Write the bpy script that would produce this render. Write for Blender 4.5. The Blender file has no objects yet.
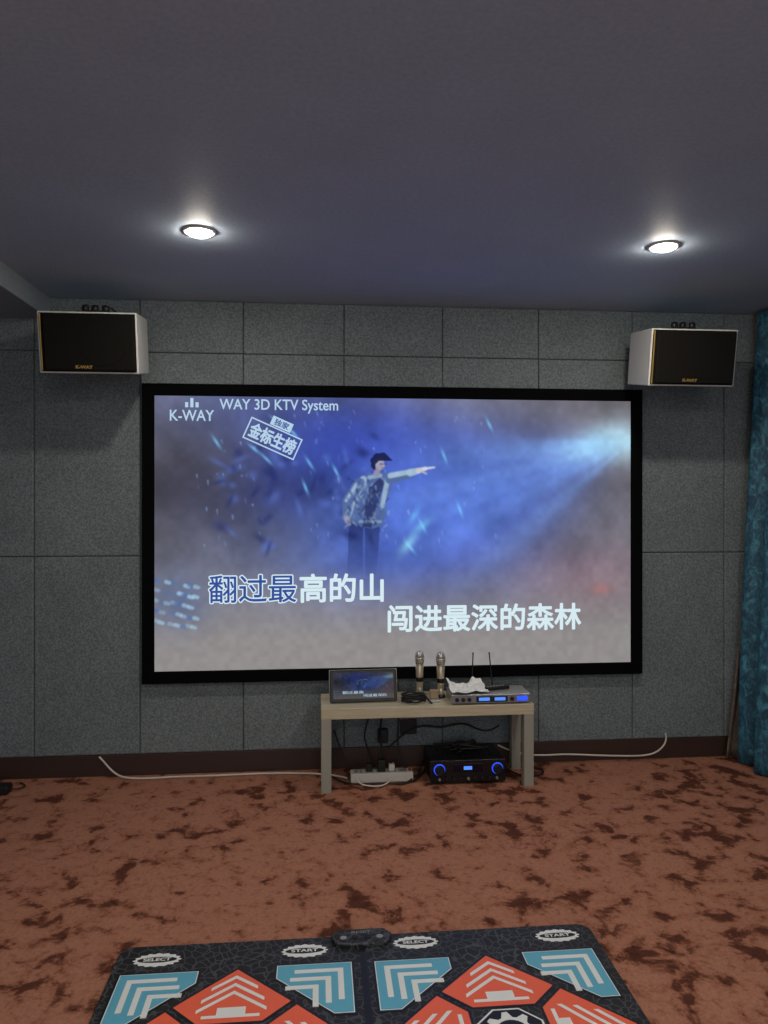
import bpy, bmesh, math, random
import numpy as np
from mathutils import Vector, Matrix
random.seed(4); rng=np.random.RandomState(7)
scene=bpy.context.scene
try:
    scene.view_settings.view_transform='Standard'
except Exception as e: print(e)

# ------------------------------------------------------------ helpers
def lin(c):
    out=[]
    for v in c[:3]:
        v=v/255.0
        out.append(v/12.92 if v<=0.04045 else ((v+0.055)/1.055)**2.4)
    return tuple(out)+(1.0,)

def new_mat(name):
    m=bpy.data.materials.new(name); m.use_nodes=True
    nt=m.node_tree; b=nt.nodes['Principled BSDF']
    return m,nt,b

def mat(name,col,rough=0.5,metal=0.0,emit=None,es=0.0,spec=None):
    m,nt,b=new_mat(name)
    b.inputs['Base Color'].default_value=lin(col)
    b.inputs['Roughness'].default_value=rough
    b.inputs['Metallic'].default_value=metal
    if spec is not None: b.inputs['Specular IOR Level'].default_value=spec
    if emit is not None:
        b.inputs['Emission Color'].default_value=lin(emit)
        b.inputs['Emission Strength'].default_value=es
    tc=nt.nodes.new('ShaderNodeTexCoord'); n=nt.nodes.new('ShaderNodeTexNoise')
    n.inputs['Scale'].default_value=60; n.inputs['Detail'].default_value=0
    nt.links.new(tc.outputs['Object'],n.inputs['Vector'])
    mr=nt.nodes.new('ShaderNodeMapRange')
    mr.inputs['To Min'].default_value=max(0,rough-0.06); mr.inputs['To Max'].default_value=min(1,rough+0.06)
    nt.links.new(n.outputs['Fac'],mr.inputs['Value']); nt.links.new(mr.outputs['Result'],b.inputs['Roughness'])
    return m

def ramp(nt,stops):
    r=nt.nodes.new('ShaderNodeValToRGB'); e=r.color_ramp.elements
    e[0].position,e[0].color=stops[0]; e[1].position,e[1].color=stops[-1]
    for p,c in stops[1:-1]:
        x=e.new(p); x.color=c
    return r

def noise(nt,vec,scale,detail=3,rough=0.5,dist=0.0):
    n=nt.nodes.new('ShaderNodeTexNoise'); n.inputs['Scale'].default_value=scale
    n.inputs['Detail'].default_value=detail; n.inputs['Roughness'].default_value=rough
    n.inputs['Distortion'].default_value=dist
    nt.links.new(vec,n.inputs['Vector']); return n

def felt(name,c1,c2,scale=110,rough=0.95,bump=0.25,spec=0.1,lo=0.86):
    m,nt,b=new_mat(name)
    tc=nt.nodes.new('ShaderNodeTexCoord'); v=tc.outputs['Object']
    n=noise(nt,v,scale,3,0.7); r=ramp(nt,[(0.36,lin(c1)),(0.64,lin(c2))])
    nt.links.new(n.outputs['Fac'],r.inputs['Fac'])
    n2=noise(nt,v,3,3); mx=nt.nodes.new('ShaderNodeMix'); mx.data_type='RGBA'; mx.blend_type='MULTIPLY'
    r2=ramp(nt,[(0.3,(lo,lo,lo,1)),(0.7,(1,1,1,1))])
    nt.links.new(n2.outputs['Fac'],r2.inputs['Fac'])
    mx.inputs['Factor'].default_value=1
    nt.links.new(r.outputs['Color'],mx.inputs['A']); nt.links.new(r2.outputs['Color'],mx.inputs['B'])
    nt.links.new(mx.outputs['Result'],b.inputs['Base Color'])
    bp=nt.nodes.new('ShaderNodeBump'); bp.inputs['Strength'].default_value=bump; bp.inputs['Distance'].default_value=0.004
    nt.links.new(n.outputs['Fac'],bp.inputs['Height']); nt.links.new(bp.outputs['Normal'],b.inputs['Normal'])
    b.inputs['Roughness'].default_value=rough; b.inputs['Specular IOR Level'].default_value=spec
    return m

def link(o,parent=None):
    scene.collection.objects.link(o)
    if parent is not None: o.parent=parent
    return o

def root(name,loc=(0,0,0),rot=(0,0,0),parent=None):
    e=bpy.data.objects.new(name,None); e.empty_display_size=0.1
    e.location=loc; e.rotation_euler=rot; return link(e,parent)

def mesh(name,verts,faces,m,parent=None,smooth=False,loc=None):
    me=bpy.data.meshes.new(name); me.from_pydata([tuple(v) for v in verts],[],faces); me.update()
    if m: me.materials.append(m)
    if smooth:
        for p in me.polygons: p.use_smooth=True
    o=bpy.data.objects.new(name,me)
    if loc: o.location=loc
    return link(o,parent)

def bevel(o,w,seg=3):
    md=o.modifiers.new('bevel','BEVEL'); md.width=w; md.segments=seg; md.limit_method='ANGLE'; md.harden_normals=True
    for p in o.data.polygons: p.use_smooth=True
    return o

BF=[(0,3,2,1),(4,5,6,7),(0,1,5,4),(1,2,6,5),(2,3,7,6),(3,0,4,7)]
def box(name,a,b,m,parent=None,bev=0.0,seg=3):
    x0,y0,z0=a; x1,y1,z1=b
    v=[(x0,y0,z0),(x1,y0,z0),(x1,y1,z0),(x0,y1,z0),(x0,y0,z1),(x1,y0,z1),(x1,y1,z1),(x0,y1,z1)]
    o=mesh(name,v,BF,m,parent)
    if bev>0: bevel(o,bev,seg)
    return o

def lathe(name,prof,p0,axis,m,parent=None,seg=28):
    ax=Vector(axis).normalized(); q=Vector((0,0,1)).rotation_difference(ax)
    v=[];f=[]
    n=len(prof)
    for r,h in prof:
        for i in range(seg):
            a=2*math.pi*i/seg
            v.append(Vector(p0)+q@Vector((r*math.cos(a),r*math.sin(a),h)))
    for j in range(n-1):
        for i in range(seg):
            k=(i+1)%seg
            f.append((j*seg+i,j*seg+k,(j+1)*seg+k,(j+1)*seg+i))
    f.append(tuple(reversed(range(seg)))); f.append(tuple((n-1)*seg+i for i in range(seg)))
    o=mesh(name,v,f,m,parent)
    for i,p in enumerate(o.data.polygons):
        p.use_smooth = len(p.vertices)==4
    return o

def tube(name,pts,r,m,parent=None,cyclic=False):
    cu=bpy.data.curves.new(name,'CURVE'); cu.dimensions='3D'; cu.bevel_depth=r; cu.bevel_resolution=3; cu.resolution_u=10
    s=cu.splines.new('NURBS'); s.points.add(len(pts)-1)
    for i,p in enumerate(pts): s.points[i].co=(p[0],p[1],p[2],1)
    s.order_u=4 if len(pts)>3 else len(pts); s.use_endpoint_u=True; s.use_cyclic_u=cyclic
    cu.materials.append(m); cu.use_fill_caps=True
    return link(bpy.data.objects.new(name,cu),parent)

def textmesh(name,s,w,h,center,m,parent,plane='XZ',rot=0.0,offset=0.0,bold=0.0,bn=8):
    """flat lettering; bold>0 thickens strokes by stacking shifted copies"""
    cu=bpy.data.curves.new(name+'_c','FONT'); cu.body=s; cu.size=1.0; cu.offset=offset; cu.resolution_u=4
    t=bpy.data.objects.new(name+'_t',cu); scene.collection.objects.link(t)
    bpy.context.view_layer.update()
    dg=bpy.context.evaluated_depsgraph_get()
    me=bpy.data.meshes.new_from_object(t.evaluated_get(dg))
    bpy.data.objects.remove(t)
    n=len(me.vertices)
    if n==0: print('EMPTY TEXT',s); return None
    co=np.zeros(n*3); me.vertices.foreach_get('co',co); co=co.reshape(-1,3)
    mn=co.min(0); mxx=co.max(0); sz=mxx-mn
    co=(co-(mn+mxx)/2)
    co[:,0]*=(w-2*bold)/sz[0]; co[:,1]*=(h-2*bold)/sz[1]
    faces=[tuple(p.vertices) for p in me.polygons]
    V=[];F=[]
    shifts=[(0,0)]+([(bold*math.cos(2*math.pi*i/bn),bold*math.sin(2*math.pi*i/bn)) for i in range(bn)] if bold>0 else [])
    c,sn=math.cos(rot),math.sin(rot)
    for k,(dx,dy) in enumerate(shifts):
        x=(co[:,0]+dx)*c-(co[:,1]+dy)*sn; y=(co[:,0]+dx)*sn+(co[:,1]+dy)*c; d=0.00006*k
        if plane=='XZ': out=np.stack([x+center[0],np.zeros(n)+center[1]-d,y+center[2]],1)
        else: out=np.stack([x+center[0],y+center[1],np.zeros(n)+center[2]+d],1)
        b=len(V); V+=out.tolist(); F+=[tuple(i+b for i in f) for f in faces]
    return mesh(name,V,F,m,parent)

# ------------------------------------------------------------ materials
M_panel=felt('felt_panel',(94,103,108),(132,140,143),scale=95,bump=0.35)
M_wallbase=felt('felt_dark',(34,38,41),(44,48,51))
M_ceil=felt('ceiling_paint',(162,178,196),(174,190,208),scale=60,rough=0.6,bump=0.05,spec=0.25,lo=0.93)
M_soff=felt('soffit_paint',(140,150,160),(150,160,170),scale=60,rough=0.7,bump=0.05,spec=0.2)
M_baseb=mat('dark_brown_wood',(54,35,29),0.5)
M_black=mat('black_satin',(14,14,15),0.45)
M_velvet=mat('black_velvet_frame',(9,9,10),0.9,spec=0.05)
M_white=mat('white_lacquer',(200,200,196),0.4)
M_grille=mat('speaker_grille',(18,16,15),0.85,spec=0.15)
M_gold=mat('gold_trim',(190,155,80),0.35,0.6)
M_silver=mat('brushed_silver',(175,175,172),0.35,0.6)
M_champ=mat('champagne_metal',(205,194,168),0.32,0.6)
M_rubber=mat('black_rubber',(18,18,19),0.6)
M_wcable=mat('white_pvc',(196,190,180),0.5)
M_wplast=mat('white_plastic',(210,207,200),0.45)
M_paper=mat('white_paper',(225,225,222),0.9)
M_blue=mat('blue_led',(20,50,200),0.3,emit=(40,80,235),es=1.2)
M_cyanled=mat('cyan_lcd',(20,60,200),0.3,emit=(90,150,245),es=0.9)
M_ring=mat('lamp_trim',(225,222,215),0.4)
M_textw=mat('lyric_white',(0,0,0),1,emit=(214,234,242),es=1.0,spec=0)
M_textb=mat('lyric_blue',(0,0,0),1,emit=(54,80,152),es=1.0,spec=0)
M_titl=mat('title_white',(0,0,0),1,emit=(180,208,230),es=1.0,spec=0)

def mulmix(nt,a,b):
    mx=nt.nodes.new('ShaderNodeMix'); mx.data_type='RGBA'; mx.blend_type='MULTIPLY'; mx.inputs['Factor'].default_value=1
    nt.links.new(a,mx.inputs['A']); nt.links.new(b,mx.inputs['B']); return mx.outputs['Result']
# carpet: crushed plush pile, dark where the pile is brushed the other way
def carpet():
    m,nt,b=new_mat('plush_brown_carpet')
    tc=nt.nodes.new('ShaderNodeTexCoord'); v=tc.outputs['Object']
    a=noise(nt,v,8.0,5,0.6,0.3); big=noise(nt,v,1.3,2,0.5)
    mt=nt.nodes.new('ShaderNodeMath'); mt.operation='MULTIPLY_ADD'
    nt.links.new(big.outputs['Fac'],mt.inputs[0]); mt.inputs[1].default_value=0.40
    nt.links.new(a.outputs['Fac'],mt.inputs[2])
    r=ramp(nt,[(0.66,lin((172,120,100))),(0.755,lin((160,108,88))),(0.79,lin((124,79,63))),(0.83,lin((92,56,45)))])
    nt.links.new(mt.outputs[0],r.inputs['Fac'])
    f=noise(nt,v,65,4,0.8); r2=ramp(nt,[(0.3,(0.72,0.71,0.70,1)),(0.7,(1.12,1.12,1.12,1))])
    nt.links.new(f.outputs['Fac'],r2.inputs['Fac'])
    mid=noise(nt,v,24,4,0.7); r3=ramp(nt,[(0.34,(0.68,0.64,0.62,1)),(0.47,(1.0,1.0,1.0,1))])
    nt.links.new(mid.outputs['Fac'],r3.inputs['Fac'])
    nt.links.new(mulmix(nt,mulmix(nt,r.outputs['Color'],r2.outputs['Color']),r3.outputs['Color']),b.inputs['Base Color'])
    bp=nt.nodes.new('ShaderNodeBump'); bp.inputs['Strength'].default_value=0.5; bp.inputs['Distance'].default_value=0.014
    nt.links.new(f.outputs['Fac'],bp.inputs['Height']); nt.links.new(bp.outputs['Normal'],b.inputs['Normal'])
    b.inputs['Roughness'].default_value=1; b.inputs['Specular IOR Level'].default_value=0.05
    return m
M_carpet=carpet()

def wood():
    m,nt,b=new_mat('birch_veneer')
    tc=nt.nodes.new('ShaderNodeTexCoord'); mp=nt.nodes.new('ShaderNodeMapping'); mp.inputs['Scale'].default_value=(2,30,30)
    nt.links.new(tc.outputs['Object'],mp.inputs['Vector'])
    n=noise(nt,mp.outputs['Vector'],3,5,0.6); r=ramp(nt,[(0.3,lin((172,160,134))),(0.7,lin((196,187,163)))])
    nt.links.new(n.outputs['Fac'],r.inputs['Fac']); nt.links.new(r.outputs['Color'],b.inputs['Base Color'])
    b.inputs['Roughness'].default_value=0.45
    return m
M_wood=wood()
M_leg=mat('grey_leg_lacquer',(150,148,137),0.45)

def curtain_mat(name,c1,c2,c3):
    m,nt,b=new_mat(name)
    tc=nt.nodes.new('ShaderNodeTexCoord'); v=tc.outputs['Object']
    mp=nt.nodes.new('ShaderNodeMapping'); mp.inputs['Scale'].default_value=(1,1,0.6)
    nt.links.new(v,mp.inputs['Vector'])
    n=noise(nt,mp.outputs['Vector'],26,4,0.7,1.0)
    r=ramp(nt,[(0.40,lin(c1)),(0.52,lin(c2)),(0.68,lin(c3))])
    nt.links.new(n.outputs['Fac'],r.inputs['Fac']); nt.links.new(r.outputs['Color'],b.inputs['Base Color'])
    b.inputs['Roughness'].default_value=0.6; b.inputs['Sheen Weight'].default_value=0.2
    b.inputs['Sheen Tint'].default_value=lin(c3)
    return m
M_teal=curtain_mat('teal_jacquard',(24,62,82),(38,90,114),(78,142,162))
M_lining=curtain_mat('brown_lining',(78,66,60),(98,84,75),(116,100,90))

# ------------------------------------------------------------ room
XL,XR,YB,ZC=-2.1,2.88,-7.5,2.80
box('floor',(XL-0.1,YB,-0.1),(XR+0.1,0.1,0.0),M_carpet)
box('ceiling',(XL-0.1,YB,ZC),(XR+0.1,0.1,ZC+0.1),M_ceil)
box('wall_back',(XL-0.1,0.0,0.0),(XR+0.1,0.1,ZC),M_wallbase)
box('wall_left',(XL-0.1,YB,0.0),(XL,0.0,ZC),M_panel)
box('wall_right',(XR,YB,0.0),(XR+0.1,0.0,ZC),M_panel)
box('ceiling_soffit',(XL,YB,2.675),(-1.55,-0.0,ZC),M_soff,bev=0.004)
box('baseboard_back',(XL,-0.014,0.0),(XR,0.0,0.125),M_baseb,bev=0.004)

def panels():
    bm=bmesh.new()
    xs=[XL]+[-1.64+0.6*k for k in range(0,8)]+[XR]
    zs=[0.125,1.29,2.49,ZC]
    for i in range(len(xs)-1):
        for j in range(3):
            x0,x1,z0,z1=xs[i]+0.001,xs[i+1]-0.001,zs[j]+0.001,zs[j+1]-0.001
            vs=[bm.verts.new(p) for p in [(x0,-0.018,z0),(x1,-0.018,z0),(x1,0,z0),(x0,0,z0),(x0,-0.018,z1),(x1,-0.018,z1),(x1,0,z1),(x0,0,z1)]]
            for f in BF: bm.faces.new([vs[k] for k in f])
    bmesh.ops.bevel(bm,geom=[e for e in bm.edges if abs(e.verts[0].co.y+0.018)<1e-4 and abs(e.verts[1].co.y+0.018)<1e-4],
                    offset=0.009,segments=2,affect='EDGES',profile=0.5)
    me=bpy.data.meshes.new('acoustic_wall_panels'); bm.to_mesh(me); bm.free(); me.materials.append(M_panel)
    link(bpy.data.objects.new('acoustic_wall_panels',me))
panels()

# ------------------------------------------------------------ downlights
def downlight(x,y,E=330):
    r=root('recessed_downlight',(x,y,ZC))
    lathe('trim_ring',[(0.048,0),(0.072,0),(0.074,-0.002),(0.070,-0.005),(0.060,-0.007),(0.055,-0.006)],(0,0,0),(0,0,1),M_ring,r)
    m,nt,b=new_mat('lamp_lens'); b.inputs['Base Color'].default_value=(0.8,0.8,0.8,1)
    b.inputs['Emission Color'].default_value=(1.0,0.91,0.77,1); b.inputs['Emission Strength'].default_value=E
    lathe('diffuser',[(0.054,-0.006),(0.052,-0.0095),(0.045,-0.013),(0.030,-0.0155),(0.002,-0.017)],(0,0,0),(0,0,1),m,r,24)
for x,y in [(-0.517,-1.17),(1.604,-1.17)]: downlight(x,y,440)
for x,y in [(-0.517,-3.5),(1.604,-3.5),(-0.517,-5.8),(1.604,-5.8)]: downlight(x,y,600)

# ------------------------------------------------------------ projected picture
def vnoise(h,w,cells,rs):
    g=rs.rand(cells+2,int(cells*w/h)+3)
    yy=np.linspace(0,cells,h); xx=np.linspace(0,g.shape[1]-2.001,w)
    yi=yy.astype(int); xi=xx.astype(int); fy=(yy-yi)[:,None]; fx=(xx-xi)[None,:]
    fy=fy*fy*(3-2*fy); fx=fx*fx*(3-2*fx)
    a=g[yi][:,xi]; b=g[yi][:,xi+1]; c=g[yi+1][:,xi]; d=g[yi+1][:,xi+1]
    return (a*(1-fx)+b*fx)*(1-fy)+(c*(1-fx)+d*fx)*fy

def paint(nx,ny,seed=3):
    rs=np.random.RandomState(seed)
    W,H=478.0,270.0
    X,Y=np.meshgrid(np.linspace(0,W,nx),np.linspace(0,H,ny))
    C=np.zeros((ny,nx,3))+np.array([112,109,116.])
    def mix(col,a):
        nonlocal C
        a=np.clip(a,0,1)[...,None]; C=C*(1-a)+np.array(col,float)*a
    def blob(col,cx,cy,rx,ry,al,ang=0,p=1.0):
        c,s=math.cos(ang),math.sin(ang)
        u=((X-cx)*c+(Y-cy)*s)/rx; v=(-(X-cx)*s+(Y-cy)*c)/ry
        mix(col,al*np.exp(-(u*u+v*v)**p))
    def poly(col,pts,al=1.0):
        ins=np.zeros(X.shape,bool); n=len(pts)
        for i in range(n):
            x0,y0=pts[i]; x1,y1=pts[(i+1)%n]
            if y0==y1: continue
            cnd=((Y>=min(y0,y1))&(Y<max(y0,y1)))&(X<(x0+(Y-y0)*(x1-x0)/(y1-y0)))
            ins^=cnd
        mix(col,ins*al)
    def cap(col,x0,y0,x1,y1,r0,r1,al=1.0,soft=0.8):
        dx,dy=x1-x0,y1-y0; t=np.clip(((X-x0)*dx+(Y-y0)*dy)/(dx*dx+dy*dy+1e-9),0,1)
        d=np.hypot(X-x0-t*dx,Y-y0-t*dy); r=r0+(r1-r0)*t
        mix(col,al*np.clip((r-d)/soft+0.5,0,1))
    n1=vnoise(ny,nx,4,rs); n2=vnoise(ny,nx,9,rs); n3=vnoise(ny,nx,22,rs); n4=vnoise(ny,nx,50,rs)
    mix((128,126,132),np.clip((30-Y)/40,0,1)*np.clip(1-X/330,0,1)*0.6)
    mix((128,124,130),np.clip((X-330)/150,0,1)*np.clip(1-Y/150,0,1)*0.8)
    blob((76,88,140),80,10,110,45,0.6)
    blob((58,74,150),225,98,140,84,0.95,0.12,1.6)
    blob((46,62,158),185,50,85,55,0.75)
    blob((46,66,168),235,145,66,50,0.7)
    blob((62,84,176),300,100,110,62,0.8,-0.2)
    blob((96,98,140),310,190,120,40,0.5)
    blob((60,58,68),38,92,62,50,0.9)
    blob((70,68,82),98,132,60,34,0.75)
    blob((92,89,96),40,160,60,26,0.5)
    blob((42,46,92),130,96,50,28,0.6)
    blob((146,112,122),435,188,70,38,0.55)
    blob((184,98,98),446,194,11,6,0.55)
    ang=np.arctan2(Y-42,478-X); dist=np.hypot(478-X,Y-42)
    for a0,wd,al,L in [(0.10,0.08,0.85,175),(0.26,0.09,0.75,260),(0.46,0.10,0.6,250),(0.02,0.05,0.5,120),(0.68,0.09,0.45,200),(0.36,0.035,0.35,290)]:
        k=np.exp(-((ang-a0)/wd)**2)*np.exp(-(dist/L)**2)
        mix((138,184,242),al*k)
    k=np.exp(-((ang-0.35)/0.42)**2)*np.exp(-(dist/330)**2); mix((80,110,212),0.5*k)
    blob((200,238,252),468,42,30,20,0.95); blob((160,212,248),436,48,36,15,0.85,-0.2)
    C=C*(0.78+0.22*n1+0.18*n2+0.09*n3)[...,None]
    mix((148,143,142),np.clip((Y-165)/75,0,1)**1.2*0.92)
    for i in range(60):
        x=rs.uniform(55,225); y=rs.uniform(38,150)
        blob((34,42,100) if i%2 else (92,120,204),x,y,rs.uniform(3,10),rs.uniform(2,5),0.45,rs.uniform(0,3))
    for i in range(90):
        x=rs.uniform(40,340); y=rs.uniform(4,150); l=rs.uniform(1,5); a=rs.uniform(0.9,1.5)
        cap((110+rs.randint(60),170,235),x,y,x+l*math.cos(a)*0.6,y+l*math.sin(a),0.8,0.4,rs.uniform(0.15,0.6),1.2)
    for (x,y,a) in [(60,46,1.0),(96,52,0.7),(108,62,0.8),(134,36,0.8),(150,66,1.0),(176,74,1.1),(284,58,1.2),(262,128,1.1),(250,150,0.9),(330,26,1.1),(118,24,0.6),(300,112,1.2),(146,90,1.2)]:
        blob((120,200,248),x,y,7,1.4,0.8,a)
    blob((150,225,248),248,146,13,5,0.65,-0.9); blob((120,200,244),262,128,10,4,0.6,-0.7); blob((110,190,244),254,118,8,3,0.55,-1.0)
    # equipment glow lower-left
    blob((88,106,146),24,200,30,28,0.65)
    for r in range(5):
        for k in range(8):
            x=2+k*5.4+rs.uniform(-1,1)-r*0.6; y=180+r*10+k*1.0+rs.uniform(-1,1)
            if rs.rand()<0.8: cap((170,206,234) if (k+r)%3 else (80,114,170),x,y,x+3.2,y+1.0,2.0,1.7,rs.uniform(0.3,0.75),1.6)
    # ---- singer (pictured on the screen)
    ox=-4
    D=(30,38,84); Mi=(84,106,156); L=(168,194,214); S=(140,138,166)
    Q=lambda pts:[(x+ox,y) for x,y in pts]
    def cp(col,x0,y0,x1,y1,r0,r1,al=1.0,soft=1.4): cap(col,x0+ox,y0,x1+ox,y1,r0,r1,al,soft)
    for k in range(20):   # legs dissolve into the smoke
        a=0.62*(1-k/20)**0.8; y0=124+k*2.7
        poly((32,40,88),Q([(193-k*.1,y0),(207,y0),(206.6,y0+2.7),(192.8-k*.1,y0+2.7)]),a); poly((34,42,92),Q([(208.5,y0),(224-k*.2,y0),(223.8-k*.2,y0+2.7),(208.8,y0+2.7)]),a)
    poly(Mi,Q([(202,84),(212,76),(228,75),(238,80),(235,90),(230,104),(229,118),(226,128),(216,131),(204,129),(192,124),(189,112),(194,98)]),0.92)
    poly(D,Q([(213,90),(224,80),(229,84),(224,98),(219,112),(215,130),(206,129),(209,108)]),0.65)
    cp(L,207,82,197,104,3.6,3,0.85); cp(L,197,104,194,116,2.6,2,0.65); cp(L,231,82,226,108,2.6,2.2,0.75); cp(L,213,80,224,78,2,2,0.65)
    cp(Mi,203,86,191,104,5.5,5); cp(Mi,191,104,190,120,4.6,4); cp(L,200,87,190,103,1.8,1.6,0.75); cp(L,204,124,224,124,1.5,1.5,0.5); cp(S,190,120,193,126,2.8,2.2)
    cp(Mi,234,81,254,76,5.4,4.4); cp(L,234,78,254,74,2.8,2.4,0.9); cp(L,254,75,262,73,3.8,3.0,0.9)
    cp((200,200,214),262,73,269,71,2.6,2.0); cp((210,210,220),268,71,278,69.6,1.3,0.9); cp((180,180,200),266,74,270,76,1.1,0.9)
    cp(S,220,76,222,70,3,3); cp((160,158,180),223,66,224,68,5.0,4.4)
    poly((28,34,72),Q([(215,70),(214,62),(219,56),(228,55),(233,60),(236,63),(229,63),(223,63),(219,67),(219,73)]),0.92)
    cp((66,64,100),224,66.5,226,66.5,0.7,0.7,0.7); cp((66,64,100),228.5,66.5,229.5,66.5,0.7,0.7,0.7); cp((120,92,112),225.5,70.5,228,70.5,0.6,0.6,0.7)
    for i in range(120):
        x=rs.uniform(190,233); y=rs.uniform(80,129)
        cp([L,D,(110,136,180),(60,80,140)][i%4],x,y,x+rs.uniform(-3,3),y+rs.uniform(1,5),1.0,0.6,0.38)
    C=C*(0.95+0.07*n4+0.03*rs.rand(ny,nx))[...,None]
    P=np.pad(C,((1,1),(1,1),(0,0)),mode='edge')
    C=(P[1:-1,1:-1]*2+P[:-2,1:-1]+P[2:,1:-1]+P[1:-1,:-2]+P[1:-1,2:])/6
    return np.clip(C,0,255)

def picture_mat():
    m,nt,b=new_mat('projected_image')
    at=nt.nodes.new('ShaderNodeVertexColor'); at.layer_name='Col'
    nt.links.new(at.outputs['Color'],b.inputs['Emission Color']); b.inputs['Emission Strength'].default_value=1.0
    b.inputs['Base Color'].default_value=(0.0,0.0,0.0,1); b.inputs['Roughness'].default_value=1; b.inputs['Specular IOR Level'].default_value=0
    return m
M_pic=picture_mat()

def picture(name,w,h,nx,ny,parent,loc,gain=1.0,m=M_pic):
    C=paint(nx,ny)*gain
    c=np.clip(C/255.0,0,1); c=np.where(c<=0.04045,c/12.92,((c+0.055)/1.055)**2.4)
    xs=np.linspace(-w/2,w/2,nx); zs=np.linspace(h/2,-h/2,ny)
    Xg,Zg=np.meshgrid(xs,zs); co=np.stack([Xg,np.zeros_like(Xg),Zg],-1).reshape(-1,3)
    idx=np.arange(nx*ny).reshape(ny,nx)
    q=np.stack([idx[1:,:-1],idx[1:,1:],idx[:-1,1:],idx[:-1,:-1]],-1).reshape(-1,4)
    me=bpy.data.meshes.new(name); nf=len(q)
    me.vertices.add(len(co)); me.vertices.foreach_set('co',co.ravel())
    me.loops.add(nf*4); me.loops.foreach_set('vertex_index',q.ravel().astype(np.int32))
    me.polygons.add(nf); me.polygons.foreach_set('loop_start',(np.arange(nf)*4).astype(np.int32))
    me.update(calc_edges=True)
    ca=me.color_attributes.new('Col','FLOAT_COLOR','POINT')
    d=np.ones((len(co),4)); d[:,:3]=c.reshape(-1,3); ca.data.foreach_set('color',d.ravel())
    me.materials.append(m)
    o=bpy.data.objects.new(name,me); o.location=loc; return link(o,parent)

# screen
SX0,SX1,SZ0,SZ1=-1.020,2.005,0.545,2.302
scx,scz=(SX0+SX1)/2,(SZ0+SZ1)/2
scr=root('projection_screen',(scx,-0.02,scz))
hw,hh=(SX1-SX0)/2,(SZ1-SZ0)/2; fw=0.07
box('backing_board',(-hw+0.02,-0.02,-hh+0.02),(hw-0.02,0.0,hh-0.02),M_black,scr)
box('frame_top',(-hw,-0.045,hh-fw),(hw,0,hh),M_velvet,scr,0.006)
box('frame_bottom',(-hw,-0.045,-hh),(hw,0,-hh+fw),M_velvet,scr,0.006)
box('frame_left',(-hw,-0.044,-hh+0.01),(-hw+fw,0,hh-0.01),M_velvet,scr,0.006)
box('frame_right',(hw-fw,-0.044,-hh+0.01),(hw,0,hh-0.01),M_velvet,scr,0.006)
picture('picture',2*(hw-fw)+0.01,2*(hh-fw)+0.01,760,430,scr,(0,-0.024,0))
yt=-0.026
def st(name,s,x0,x1,z0,z1,m,bold=0.0,dy=0.0,bn=8):
    return textmesh(name,s,x1-x0,z1-z0,((x0+x1)/2-scx,yt+dy,(z0+z1)/2-scz),m,scr,'XZ',0,0,bold,bn)
xa,xb,xc=-0.643,-0.118,0.398
st('lyric_sung_outline','翻过最',xa,xb,1.005,1.183,M_textw,0.0085,0,16)
st('lyric_sung','翻过最',xa+0.007,xb-0.007,1.012,1.176,M_textb,0.0015,-0.0015)
st('lyric_next','高的山',xb+0.012,xc,1.007,1.181,M_textw,0.0042)
st('lyric_line','闯进最深的森林',0.421,1.620,0.822,0.988,M_textw,0.0042)
st('title','WAY 3D KTV System',-0.575,0.124,2.135,2.218,M_titl,0.001)
st('logo_text','K-WAY',-0.862,-0.607,2.085,2.150,M_titl,0.001)
for i,(dx,hg) in enumerate([(-0.03,0.03),(0,0.055),(0.03,0.03)]):
    cx=-0.735+dx
    mesh('logo_bar_%d'%i,[(cx-0.009-scx,yt,2.165-scz),(cx+0.009-scx,yt,2.165-scz),(cx+0.009-scx,yt,2.165+hg-scz),(cx-0.009-scx,yt,2.165+hg-scz)],[(0,1,2,3)],M_titl,scr)
R=math.radians(-24)
def stp(x,z):
    return (x*math.cos(R)-z*math.sin(R)-0.265-scx,yt,x*math.sin(R)+z*math.cos(R)+1.985-scz)
def ringrect(name,w,h,t,m,ox=0,oz=0):
    o=[(-w,-h),(w,-h),(w,h),(-w,h)]; i=[(-w+t,-h+t),(w-t,-h+t),(w-t,h-t),(-w+t,h-t)]
    v=[stp(a+ox,b+oz) for a,b in o+i]
    mesh(name,v,[(0,1,5,4),(1,2,6,5),(2,3,7,6),(3,0,4,7)],m,scr)
ringrect('stamp_border',0.165,0.068,0.008,M_titl)
mesh('stamp_tab',[stp(a,b) for a,b in [(-0.05,0.072),(0.08,0.072),(0.08,0.128),(-0.05,0.128)]],[(0,1,2,3)],M_titl,scr)
pt_=stp(0.015,0.10); textmesh('stamp_tab_text','独家',0.09,0.04,(pt_[0],yt-0.0015,pt_[2]),M_textb,scr,'XZ',R,0,0.001)
p=stp(0,0); textmesh('stamp_text','金标生榜',0.29,0.095,p,M_titl,scr,'XZ',R,0,0.003)

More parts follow.
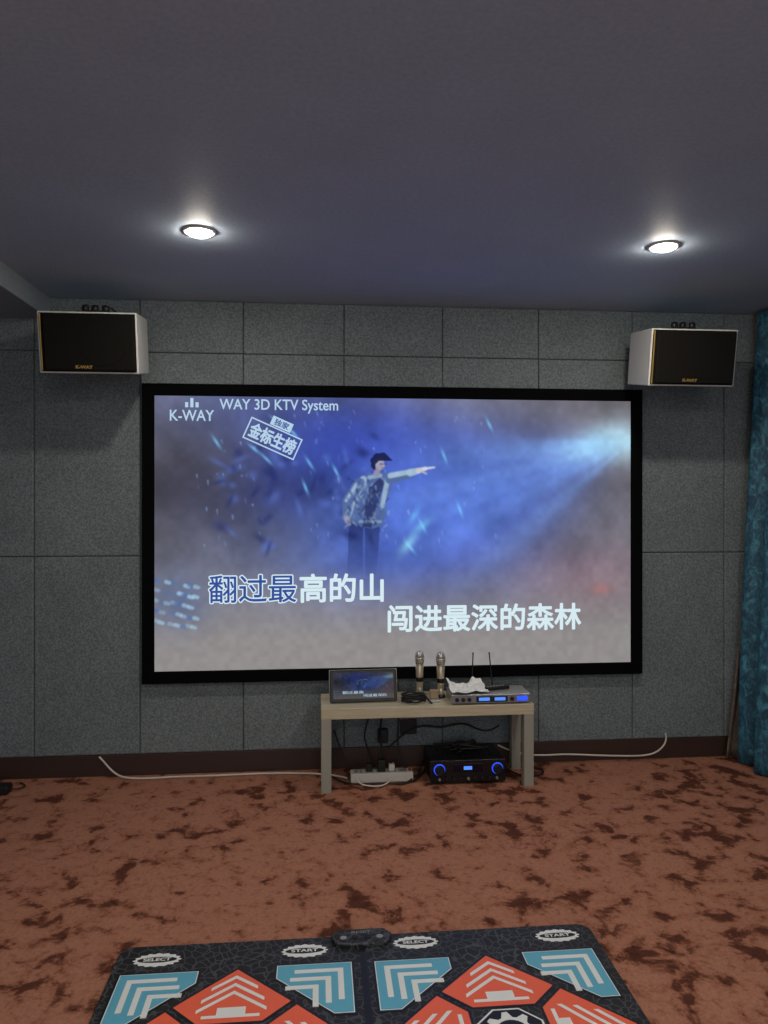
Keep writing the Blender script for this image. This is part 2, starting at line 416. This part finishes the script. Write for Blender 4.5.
# ------------------------------------------------------------ wall speakers (pitched down toward the seats)
def speaker(x,y,z):
    base=root('wall_speaker',(x,y,z))
    w,h,d=0.25,0.157,0.33
    r=root('enclosure',(0,0,0),(math.radians(9),0,0),base)
    wb,hb=0.23,0.15
    v=[(-w,0,-h),(w,0,-h),(wb,d,-hb),(-wb,d,-hb),(-w,0,h),(w,0,h),(wb,d,hb),(-wb,d,hb)]
    o=mesh('cabinet',v,BF,M_white,r); bevel(o,0.006)
    box('baffle',(-w+0.009,-0.004,-h+0.008),(w-0.009,0.01,h-0.008),M_grille,r,0.004)
    box('grille',(-w+0.03,-0.018,-h+0.014),(w-0.014,0.0,h-0.014),M_grille,r,0.014,4)
    box('gold_strip',(-w+0.013,-0.009,-h+0.012),(-w+0.019,0.0,h-0.012),M_gold,r,0.001)
    lathe('woofer_rim',[(0.117,0),(0.120,0.0012),(0.118,0.002),(0.115,0.0005)],(0.075,-0.0172,0),(0,-1,0),M_grille,r,40)
    textmesh('badge','K-WAY',0.085,0.018,(-0.02,-0.0192,-0.124),M_gold,r,'XZ',0,0,0.001)
    t=0.026
    box('bracket_plate',(-0.06,0.10,h-0.0),(0.07,0.22,h+0.012+t),M_black,base,0.002)
    box('bracket_arm',(-0.015,0.15,h+0.004+t),(0.025,-y-0.02,h+0.022+t),M_black,base,0.002)
    box('bracket_wall_plate',(-0.05,-y-0.028,h-0.07),(0.06,-y-0.0185,h+0.06),M_black,base,0.002)
    for i,xx in enumerate([-0.05,0.0,0.055]):
        lathe('knob_%d'%i,[(0.014,0),(0.019,0.004),(0.019,0.03),(0.01,0.036)],(xx,0.12,h+0.008+t),(0,0,1),M_black,base,16)
    tube('speaker_cable',[(0.03,0.2,h+0.03),(0.07,0.10,h+0.07),(0.1,0.15,h+0.05),(0.1,0.38,h+0.02),(0.08,-y-0.03,h+0.05)],0.005,M_rubber,base)
speaker(-1.181,-0.53,2.433)
speaker(2.085,-0.53,2.412)

# ------------------------------------------------------------ bench table
tb=root('tv_bench',(0.02,-0.39,0))
TW,TD,TH=1.2,0.33,0.468
box('top',(0,0,TH-0.06),(TW,TD,TH),M_wood,tb,0.003)
for i,(x,y) in enumerate([(0,0),(TW-0.058,0),(0,TD-0.058),(TW-0.058,TD-0.058)]):
    box('leg_%d'%(i+1),(x+0.001,y+0.001,0),(x+0.057,y+0.057,TH-0.058),M_leg,tb,0.003)

# monitor tablet
mt=root('touch_screen_monitor',(0.262,-0.29,TH),(math.radians(-18),0,math.radians(1.5)))
box('housing',(-0.192,-0.008,0.004),(0.192,0.014,0.186),M_black,mt,0.007,4)
box('bezel_rim',(-0.195,-0.002,0.002),(0.195,0.006,0.188),M_silver,mt,0.003)
picture('display',0.345,0.144,240,120,mt,(0,-0.0095,0.097),0.55)
for i,(a,b_,zz) in enumerate([(-0.12,0.0,0.060),(0.0,0.13,0.042)]):
    textmesh('display_lyric_%d'%i,'翻过最高' if i==0 else '闯进最深的',b_-a,0.016,((a+b_)/2,-0.0102,zz),M_titl,mt,'XZ')
mesh('stand',[(-0.06,0.012,0.12),(0.06,0.012,0.12),(0.06,0.10,0.036),(-0.06,0.10,0.036),(-0.06,0.016,0.125),(0.06,0.016,0.125),(0.06,0.105,0.04),(-0.06,0.105,0.04)],BF,M_black,mt)

# cable coil
cc=root('cable_coil',(0.545,-0.30,TH))
pts=[]
for i in range(64):
    a=i*2*math.pi/16; rr=0.065+0.008*math.sin(i*1.7); pts.append((rr*1.0*math.cos(a),rr*0.8*math.sin(a),0.006+0.012*(i/16)+0.003*math.sin(i*2.3)))
pts+=[(0.085,-0.04,0.01),(0.10,-0.05,0.006)]
tube('coil',pts,0.0055,M_rubber,cc)

# microphones
def mic(x,y):
    r=root('microphone',(x,y,TH))
    lathe('base_ring',[(0.024,0),(0.026,0.004),(0.025,0.016),(0.020,0.02)],(0,0,0),(0,0,1),M_black,r)
    lathe('body',[(0.014,0.012),(0.018,0.02),(0.0185,0.05),(0.0175,0.052),(0.0175,0.056),(0.019,0.058),(0.0215,0.12),(0.024,0.178),(0.020,0.186),(0.0235,0.19)],(0,0,0),(0,0,1),M_champ,r)
    lathe('display_band',[(0.0202,0.088),(0.0212,0.09),(0.0220,0.112),(0.0214,0.114)],(0,0,0),(0,0,1),M_black,r)
    lathe('mesh_head',[(0.022,0.188),(0.0255,0.202),(0.027,0.216),(0.0275,0.22)],(0,0,0),(0,0,1),M_silver,r)
    lathe('head_ring',[(0.0275,0.22),(0.0292,0.222),(0.0292,0.228),(0.0275,0.23)],(0,0,0),(0,0,1),M_champ,r)
    lathe('mesh_dome',[(0.0275,0.23),(0.0268,0.242),(0.023,0.254),(0.016,0.263),(0.008,0.267),(0.001,0.268)],(0,0,0),(0,0,1),M_silver,r)
mic(0.598,-0.17); mic(0.716,-0.21)
cr=root('charger_case',(0.668,-0.28,TH))
box('tray',(-0.027,-0.04,0),(0.027,0.04,0.014),M_silver,cr,0.004); box('lid',(-0.024,0.0,0.014),(0.024,0.035,0.06),mat('amber_plastic',(150,130,105),0.3),cr,0.004)

# receiver
rc=root('wireless_microphone_receiver',(0.750,-0.375,TH))
box('case',(0,0,0.006),(0.455,0.19,0.056),M_silver,rc,0.003)
box('front_panel',(0.004,-0.006,0.008),(0.451,0.002,0.054),mat('receiver_face',(140,142,148),0.35,0.6),rc,0.002)
box('lcd',(0.14,-0.008,0.015),(0.32,-0.004,0.047),M_black,rc,0.002)
for i,xx in enumerate([0.155,0.245]):
    box('lcd_glow_%d'%i,(xx,-0.0095,0.022),(xx+0.062,-0.007,0.040),M_cyanled,rc,0.001)
box('blue_panel',(0.375,-0.0085,0.018),(0.435,-0.005,0.044),M_blue,rc,0.001)
for i,xx in enumerate([0.03,0.065,0.1,0.345]):
    lathe('knob_%d'%i,[(0.011,0),(0.011,0.012),(0.009,0.014)],(xx,-0.005,0.031),(0,-1,0),M_black,rc,20)
for i,(xx,dx) in enumerate([(0.155,0.012),(0.28,-0.018)]):
    lathe('antenna_%d'%i,[(0.0055,0),(0.0055,0.03),(0.004,0.035),(0.0035,0.20),(0.0045,0.202),(0.0045,0.212)],(xx,0.185,0.04),(dx,0.02,0.22),M_black,rc,12)
for i in range(4):
    lathe('foot_%d'%i,[(0.01,0),(0.01,0.007)],(0.03+0.4*(i%2),0.03+0.13*(i//2),0),(0,0,1),M_rubber,rc,12)

def sheet(name,x0,x1,y0,y1,z,m,amp,seed,n=26):
    rs=np.random.RandomState(seed); g=vnoise(n,n,4,rs); g2=vnoise(n,n,8,rs)
    r=root(name,((x0+x1)/2,(y0+y1)/2,z)); v=[];f=[]
    for j in range(n):
        for i in range(n):
            a=i/(n-1)-.5; b=j/(n-1)-.5
            v.append((a*(x1-x0)+0.006*math.sin(b*9),b*(y1-y0)+0.008*math.sin(a*7),0.002+amp*(g[j,i]*0.8+0.35*g2[j,i])*(0.4+1.1*(b+0.5))))
    for j in range(n-1):
        for i in range(n-1):
            k=j*n+i; f.append((k,k+1,k+n+1,k+n))
    o=mesh('sheet',v,f,m,r,True); s=o.modifiers.new('s','SOLIDIFY'); s.thickness=0.0015
sheet('crumpled_paper',0.752,0.96,-0.375,-0.20,TH+0.058,M_paper,0.045,5)
rm=root('remote_control',(1.03,-0.27,TH+0.056),(0,0,0.3))
box('body',(-0.08,-0.022,0.001),(0.08,0.022,0.02),M_black,rm,0.005)
for i in range(6): box('button_%d'%i,(-0.06+0.02*i,-0.008,0.0195),(-0.05+0.02*i,0.004,0.022),M_leg,rm,0.001)

# ------------------------------------------------------------ amplifier
am=root('karaoke_amplifier',(0.64,-0.315,0))
box('case',(0,0,0.014),(0.43,0.27,0.135),M_black,am,0.004)
box('front_plate',(-0.004,-0.008,0.012),(0.434,0.002,0.138),mat('amp_face',(17,17,20),0.3),am,0.003)
box('display',(0.13,-0.0105,0.07),(0.30,-0.006,0.118),mat('amp_display',(8,10,30),0.1),am,0.002)
box('display_glow',(0.190,-0.0118,0.084),(0.238,-0.009,0.104),M_cyanled,am,0.001)
for i,xx in enumerate([0.05,0.385]):
    lathe('knob_ring_%d'%i,[(0.030,0),(0.033,0.003),(0.030,0.006)],(xx,-0.008,0.088),(0,-1,0),M_blue,am,32)
    lathe('knob_%d'%i,[(0.0275,0.0),(0.0275,0.02),(0.023,0.024)],(xx,-0.008,0.088),(0,-1,0),M_black,am,32)
for i in range(9):
    lathe('small_knob_%d'%i,[(0.0075,0),(0.0075,0.011),(0.006,0.013)],(0.05+0.0415*i,-0.008,0.034),(0,-1,0),M_silver if i%4==0 else M_rubber,am,16)
for i in range(10): box('vent_%d'%i,(0.06+0.033*i,0.06,0.1345),(0.075+0.033*i,0.21,0.1365),M_rubber,am)
for i in range(4): lathe('foot_%d'%i,[(0.018,0),(0.016,0.014)],(0.04+0.35*(i%2),0.04+0.18*(i//2),0),(0,0,1),M_rubber,am,14)
cb=root('cable_bundle',(0.82,-0.17,0.137))
for k in range(5):
    pts=[(rng.uniform(-0.16,0.2),rng.uniform(-0.06,0.09),0.008+0.05*rng.rand()) for i in range(9)]
    tube('cable_%d'%k,pts,0.005,M_rubber,cb)

# power strip
ps=root('power_strip',(0.19,-0.255,0))
box('body',(0,0,0),(0.36,0.075,0.055),M_wplast,ps,0.006)
for i in range(5):
    box('socket_%d'%i,(0.02+0.065*i,0.015,0.0545),(0.066+0.065*i,0.06,0.0562),M_leg,ps,0.002)
    for j in range(2): box('slot_%d_%d'%(i,j),(0.032+0.065*i+0.016*j,0.03,0.056),(0.036+0.065*i+0.016*j,0.045,0.0566),M_black,ps)
box('plug_black',(0.09,0.02,0.056),(0.125,0.055,0.10),M_rubber,ps,0.006)
box('plug_white',(0.22,0.02,0.056),(0.255,0.055,0.095),M_wplast,ps,0.006)
box('plug_adapter',(0.155,0.01,0.056),(0.2,0.065,0.125),M_rubber,ps,0.006)
box('switch',(0.335,0.022,0.0545),(0.352,0.05,0.06),mat('red_switch',(170,30,25),0.4),ps,0.001)

cabs=root('equipment_cables',(0,0,0))
tube('cable_1',[(0.30,-0.215,0.10),(0.30,-0.17,0.17),(0.26,-0.1,0.2),(0.31,-0.06,0.33),(0.34,-0.03,0.42),(0.33,-0.035,0.53)],0.005,M_rubber,cabs)
tube('cable_2',[(0.36,-0.215,0.12),(0.38,-0.16,0.2),(0.35,-0.1,0.24),(0.40,-0.05,0.34),(0.38,-0.035,0.50)],0.006,M_rubber,cabs)
tube('cable_3',[(0.42,-0.22,0.09),(0.46,-0.16,0.13),(0.52,-0.2,0.02),(0.60,-0.24,0.012),(0.6,-0.06,0.01),(0.66,-0.03,0.06)],0.004,M_rubber,cabs)
tube('cable_4',[(0.05,-0.1,0.012),(0.12,-0.24,0.01),(0.2,-0.30,0.01),(0.33,-0.29,0.012),(0.46,-0.31,0.01),(0.6,-0.27,0.01),(0.66,-0.03,0.02)],0.0045,M_rubber,cabs)
tube('cable_5',[(1.08,-0.1,0.05),(1.14,-0.2,0.012),(1.2,-0.28,0.01),(1.32,-0.24,0.01),(1.36,-0.15,0.01),(1.26,-0.1,0.01),(1.16,-0.1,0.01)],0.005,M_rubber,cabs)
tube('cable_6',[(1.1,-0.06,0.25),(1.02,-0.05,0.18),(0.9,-0.05,0.3),(0.75,-0.04,0.22),(0.62,-0.05,0.28),(0.5,-0.04,0.2),(0.42,-0.05,0.12)],0.005,M_rubber,cabs)
tube('cable_7',[(0.24,-0.22,0.06),(0.2,-0.3,0.03),(0.28,-0.36,0.012),(0.4,-0.33,0.01),(0.42,-0.26,0.03)],0.004,M_wcable,cabs)
tube('cable_8',[(0.10,-0.06,0.25),(0.14,-0.08,0.12),(0.2,-0.12,0.012),(0.34,-0.14,0.05),(0.5,-0.1,0.012),(0.62,-0.12,0.02)],0.005,M_rubber,cabs)
tube('cable_9',[(0.48,-0.04,0.52),(0.50,-0.05,0.35),(0.45,-0.09,0.12),(0.54,-0.15,0.02),(0.58,-0.2,0.02),(0.5,-0.33,0.01),(0.44,-0.30,0.01)],0.005,M_rubber,cabs)
box('wall_adapter',(0.36,-0.09,0.17),(0.42,-0.04,0.25),M_rubber,cabs,0.006)
box('wall_plate',(0.5,-0.03,0.2),(0.6,-0.0185,0.29),M_rubber,cabs,0.003)

wc=root('floor_cable',(0,0,0))
tube('cable_left',[(-1.27,-0.025,0.12),(-1.23,-0.03,0.08),(-1.17,-0.07,0.015),(-1.03,-0.10,0.008),(-0.85,-0.075,0.008),(-0.6,-0.085,0.008),(-0.3,-0.065,0.008),(-0.05,-0.09,0.008),(0.1,-0.13,0.008),(0.17,-0.2,0.012)],0.0055,M_wcable,wc)
wc2=root('floor_cable',(0,0,0))
tube('cable_right',[(1.1,-0.03,0.12),(1.2,-0.04,0.07),(1.35,-0.05,0.05),(1.5,-0.045,0.06),(1.7,-0.05,0.045),(1.9,-0.05,0.035),(2.06,-0.05,0.03),(2.15,-0.035,0.07),(2.18,-0.025,0.12),(2.17,-0.024,0.16)],0.0055,M_wcable,wc2)

ad=root('power_adapter_brick',(-1.76,-0.22,0))
box('body',(-0.10,-0.04,0),(0.07,0.04,0.05),M_black,ad,0.012); tube('cord',[(0.06,0,0.02),(0.12,0.02,0.01),(0.15,0.08,0.008),(0.07,0.13,0.008)],0.004,M_rubber,ad)

# ------------------------------------------------------------ curtains
def curtain(name,m,fn,ny=160,nz=40,zt=2.78,zb=0.01):
    v=[];f=[]
    for j in range(nz+1):
        t=j/nz; z=zt+(zb-zt)*t
        for i in range(ny+1):
            s=i/ny; x,y=fn(s,t); v.append((x,y,z))
    for j in range(nz):
        for i in range(ny):
            a=j*(ny+1)+i; f.append((a,a+1,a+ny+2,a+ny+1))
    o=mesh(name,v,f,m,None,True); sd=o.modifiers.new('s','SOLIDIFY'); sd.thickness=0.004; return o
curtain('curtain',M_teal,lambda s,t:(2.752-0.12*t-(0.032+0.024*t)*math.sin(s*2*math.pi*11+0.6*math.sin(t*4)+1.2)-0.010*math.sin(s*47+t*3)+0.07*s,
        -0.14-1.9*s+0.02*math.cos(s*2*math.pi*11)))
curtain('curtain_lining',M_lining,lambda s,t:(2.735-0.20*t**1.8+s*(0.10+0.1*t),-0.06-0.02*math.sin(s*16+t)),ny=40)
curtain('curtain',M_teal,lambda s,t:(-2.02+0.06*t+(0.03+0.015*t)*math.sin(s*2*math.pi*9),-0.08-1.4*s+0.02*math.cos(s*2*math.pi*9)),zt=2.66)

# ------------------------------------------------------------ dance mat
def mat_base():
    m,nt,b=new_mat('dance_mat_print')
    tc=nt.nodes.new('ShaderNodeTexCoord'); v=tc.outputs['Object']
    d=noise(nt,v,10,2); mxv=nt.nodes.new('ShaderNodeMix'); mxv.data_type='RGBA'; mxv.inputs['Factor'].default_value=0.06
    nt.links.new(v,mxv.inputs['A']); nt.links.new(d.outputs['Color'],mxv.inputs['B'])
    vo=nt.nodes.new('ShaderNodeTexVoronoi'); vo.feature='DISTANCE_TO_EDGE'; vo.inputs['Scale'].default_value=34
    nt.links.new(mxv.outputs['Result'],vo.inputs['Vector'])
    r=ramp(nt,[(0.03,lin((66,69,74))),(0.08,lin((15,16,18)))])
    nt.links.new(vo.outputs['Distance'],r.inputs['Fac']); nt.links.new(r.outputs['Color'],b.inputs['Base Color'])
    b.inputs['Roughness'].default_value=0.5
    return m
M_mat=mat_base()
M_matblk=mat('mat_black_vinyl',(10,10,12),0.4)
M_red=mat('mat_red_print',(232,98,66),0.45); M_cy=mat('mat_blue_print',(92,168,196),0.45)
M_mw=mat('mat_white_print',(222,225,225),0.45); M_grey=mat('mat_silver_print',(140,142,144),0.45)
dm=root('dance_mat',(0.16,-2.215,0))
W2,H2,T=0.86,0.465,0.014
def rrect(w,h,r,n=6):
    pts=[]
    for cx,cy,a0 in [(w-r,h-r,0),(-w+r,h-r,90),(-w+r,-h+r,180),(w-r,-h+r,270)]:
        for i in range(n+1):
            a=math.radians(a0+90*i/n); pts.append((cx+r*math.cos(a),cy+r*math.sin(a)))
    return pts
def prism(name,pts,z0,z1,m,parent,bev=0):
    n=len(pts); v=[(x,y,z0) for x,y in pts]+[(x,y,z1) for x,y in pts]
    f=[tuple(reversed(range(n))),tuple(range(n,2*n))]+[(i,(i+1)%n,n+(i+1)%n,n+i) for i in range(n)]
    o=mesh(name,v,f,m,parent)
    if bev: bevel(o,bev,2)
    return o
prism('foam_base',rrect(W2,H2,0.05),0.001,T,M_mat,dm,0.004)
def flat(name,pts,lev,m):
    prism(name,pts,T-0.001,T+0.0007*lev,m,dm)
LBL={0:[(-0.287,0.378,'SELECT'),(0.225,0.385,'START')],1:[(-0.235,0.40,'SELECT'),(0.291,0.395,'START')]}
def sarea(p): return 0.5*sum(p[i][0]*p[(i+1)%len(p)][1]-p[(i+1)%len(p)][0]*p[i][1] for i in range(len(p)))
def inset(p,d):
    if sarea(p)<0: p=p[::-1]
    n=len(p); out=[]
    for i in range(n):
        a,b,c=Vector(p[i-1]),Vector(p[i]),Vector(p[(i+1)%n])
        e1=(b-a).normalized(); e2=(c-b).normalized()
        n1=Vector((e1.y,-e1.x)); n2=Vector((e2.y,-e2.x)); bis=(n1+n2).normalized()
        k=d/max(0.35,bis.dot(n1)); out.append((b.x+bis.x*k,b.y+bis.y*k))
    return out
for pi,px in enumerate([-0.43,0.43]):
    cy=-0.075
    for k in range(4):
        a=math.radians(90*k); c,s=round(math.cos(a)),round(math.sin(a))
        def tr(p): return [(x*c-y*s+px,(x*s+y*c)*0.97+cy) for x,y in p]
        red=[(0,0.385),(-0.185,0.205),(-0.10,0.12),(0.10,0.12),(0.185,0.205)]
        flat('arrow_border_%d_%d'%(pi,k),tr(inset(red,0.009)),1.4,M_matblk)
        flat('arrow_cell_%d_%d'%(pi,k),tr(red),2.0,M_red)
        for q,(ap,w) in enumerate([(0.352,0.075),(0.312,0.10),(0.272,0.11)]):
            t=0.016
            flat('arrow_chevron_%d_%d_%d'%(pi,k,q),tr([(0,ap),(-w,ap-w*0.8),(-w,ap-w*0.8-t),(0,ap-t),(w,ap-w*0.8-t),(w,ap-w*0.8)]),2.8,M_mw)
        flat('arrow_shaft_%d_%d'%(pi,k),tr([(-0.09,0.155),(-0.045,0.155),(-0.045,0.19),(0.045,0.19),(0.045,0.155),(0.09,0.155),(0.09,0.142),(-0.09,0.142)]),2.8,M_mw)
        blu=[(-0.39,0.385),(-0.39,0.135),(-0.325,0.135),(-0.135,0.325),(-0.135,0.385)]
        flat('corner_border_%d_%d'%(pi,k),tr(inset(blu,0.012)),1.4,M_matblk)
        flat('corner_edge_%d_%d'%(pi,k),tr(inset(blu,0.003)),2.0,M_mw)
        flat('corner_cell_%d_%d'%(pi,k),tr(blu),2.6,M_cy)
        for q in range(3):
            x0,y0=-0.362+0.042*q,0.358-0.042*q; l=0.165-0.028*q; t=0.019
            flat('corner_bracket_%d_%d_%d'%(pi,k,q),tr([(x0,y0),(x0,y0-l),(x0+t,y0-l),(x0+t,y0-t),(x0+l,y0-t),(x0+l,y0)]),3.4,M_mw)
    def ngon(r,n,ph=0): return [(px+r*math.cos(2*math.pi*i/n+ph),cy+r*0.97*math.sin(2*math.pi*i/n+ph)) for i in range(n)]
    flat('centre_octagon_%d'%pi,ngon(0.112,8,math.pi/8),2.0,M_mw); flat('centre_field_%d'%pi,ngon(0.105,8,math.pi/8),2.7,M_matblk)
    star=[]
    for i in range(32):
        r=0.085 if i%4<2 else 0.062; a=2*math.pi*i/32; star.append((px+r*math.cos(a),cy+r*math.sin(a)))
    flat('centre_gear_%d'%pi,star,3.4,M_mw); flat('centre_hole_%d'%pi,ngon(0.05,24),4.0,M_matblk); flat('centre_dot_%d'%pi,ngon(0.028,24),4.6,M_mw)
    for bi,(bx,by,tx) in enumerate(LBL[pi]):
        pts=[]
        for i in range(96):
            a=2*math.pi*i/96; rr=1+0.07*math.cos(a*16); pts.append((px+bx+0.078*rr*math.cos(a),by+0.036*rr*math.sin(a)))
        flat('label_plate_%d_%d'%(pi,bi),pts,1.6,M_mw)
        flat('label_core_%d_%d'%(pi,bi),[(px+bx+0.068*math.cos(2*math.pi*i/40),by+0.016*math.sin(2*math.pi*i/40)) for i in range(40)],2.2,M_matblk)
        textmesh('label_text_%d_%d'%(pi,bi),tx,0.095,0.018,(px+bx,by,T+0.0022),M_mw,dm,'XY',0,0,0.001)
box('centre_seam',(-0.012,-H2+0.005,T-0.002),(0.012,H2-0.04,T+0.0008),M_matblk,dm)
cpts=[(-0.10,0.40),(-0.06,0.385),(0.06,0.385),(0.10,0.40),(0.112,0.445),(0.085,0.48),(-0.085,0.48),(-0.112,0.445)]
prism('control_box',cpts,0.004,0.03,M_mat,dm,0.006)
textmesh('control_text','RESET',0.07,0.014,(0,0.455,0.0308),M_grey,dm,'XY')
for i in range(4):
    prism('control_button_%d'%i,[(-0.066+0.044*i+0.012*math.cos(t),0.422+0.010*math.sin(t)) for t in [2*math.pi*k/16 for k in range(16)]],0.03,0.033,M_grey if i in(0,3) else M_rubber,dm)

# ------------------------------------------------------------ world + camera
w=bpy.data.worlds.new('world'); scene.world=w; w.use_nodes=True
bg=w.node_tree.nodes['Background']; bg.inputs[0].default_value=(0.88,0.94,1.0,1); bg.inputs[1].default_value=1.15

cam=bpy.data.cameras.new('camera'); co=bpy.data.objects.new('camera',cam); scene.collection.objects.link(co)
cam.lens=740/1024*36; cam.sensor_width=36; cam.shift_y=-12/1024.0
co.location=(0,-4.48,1.62); co.rotation_euler=(math.radians(90),0,-math.atan(0.09))
scene.camera=co
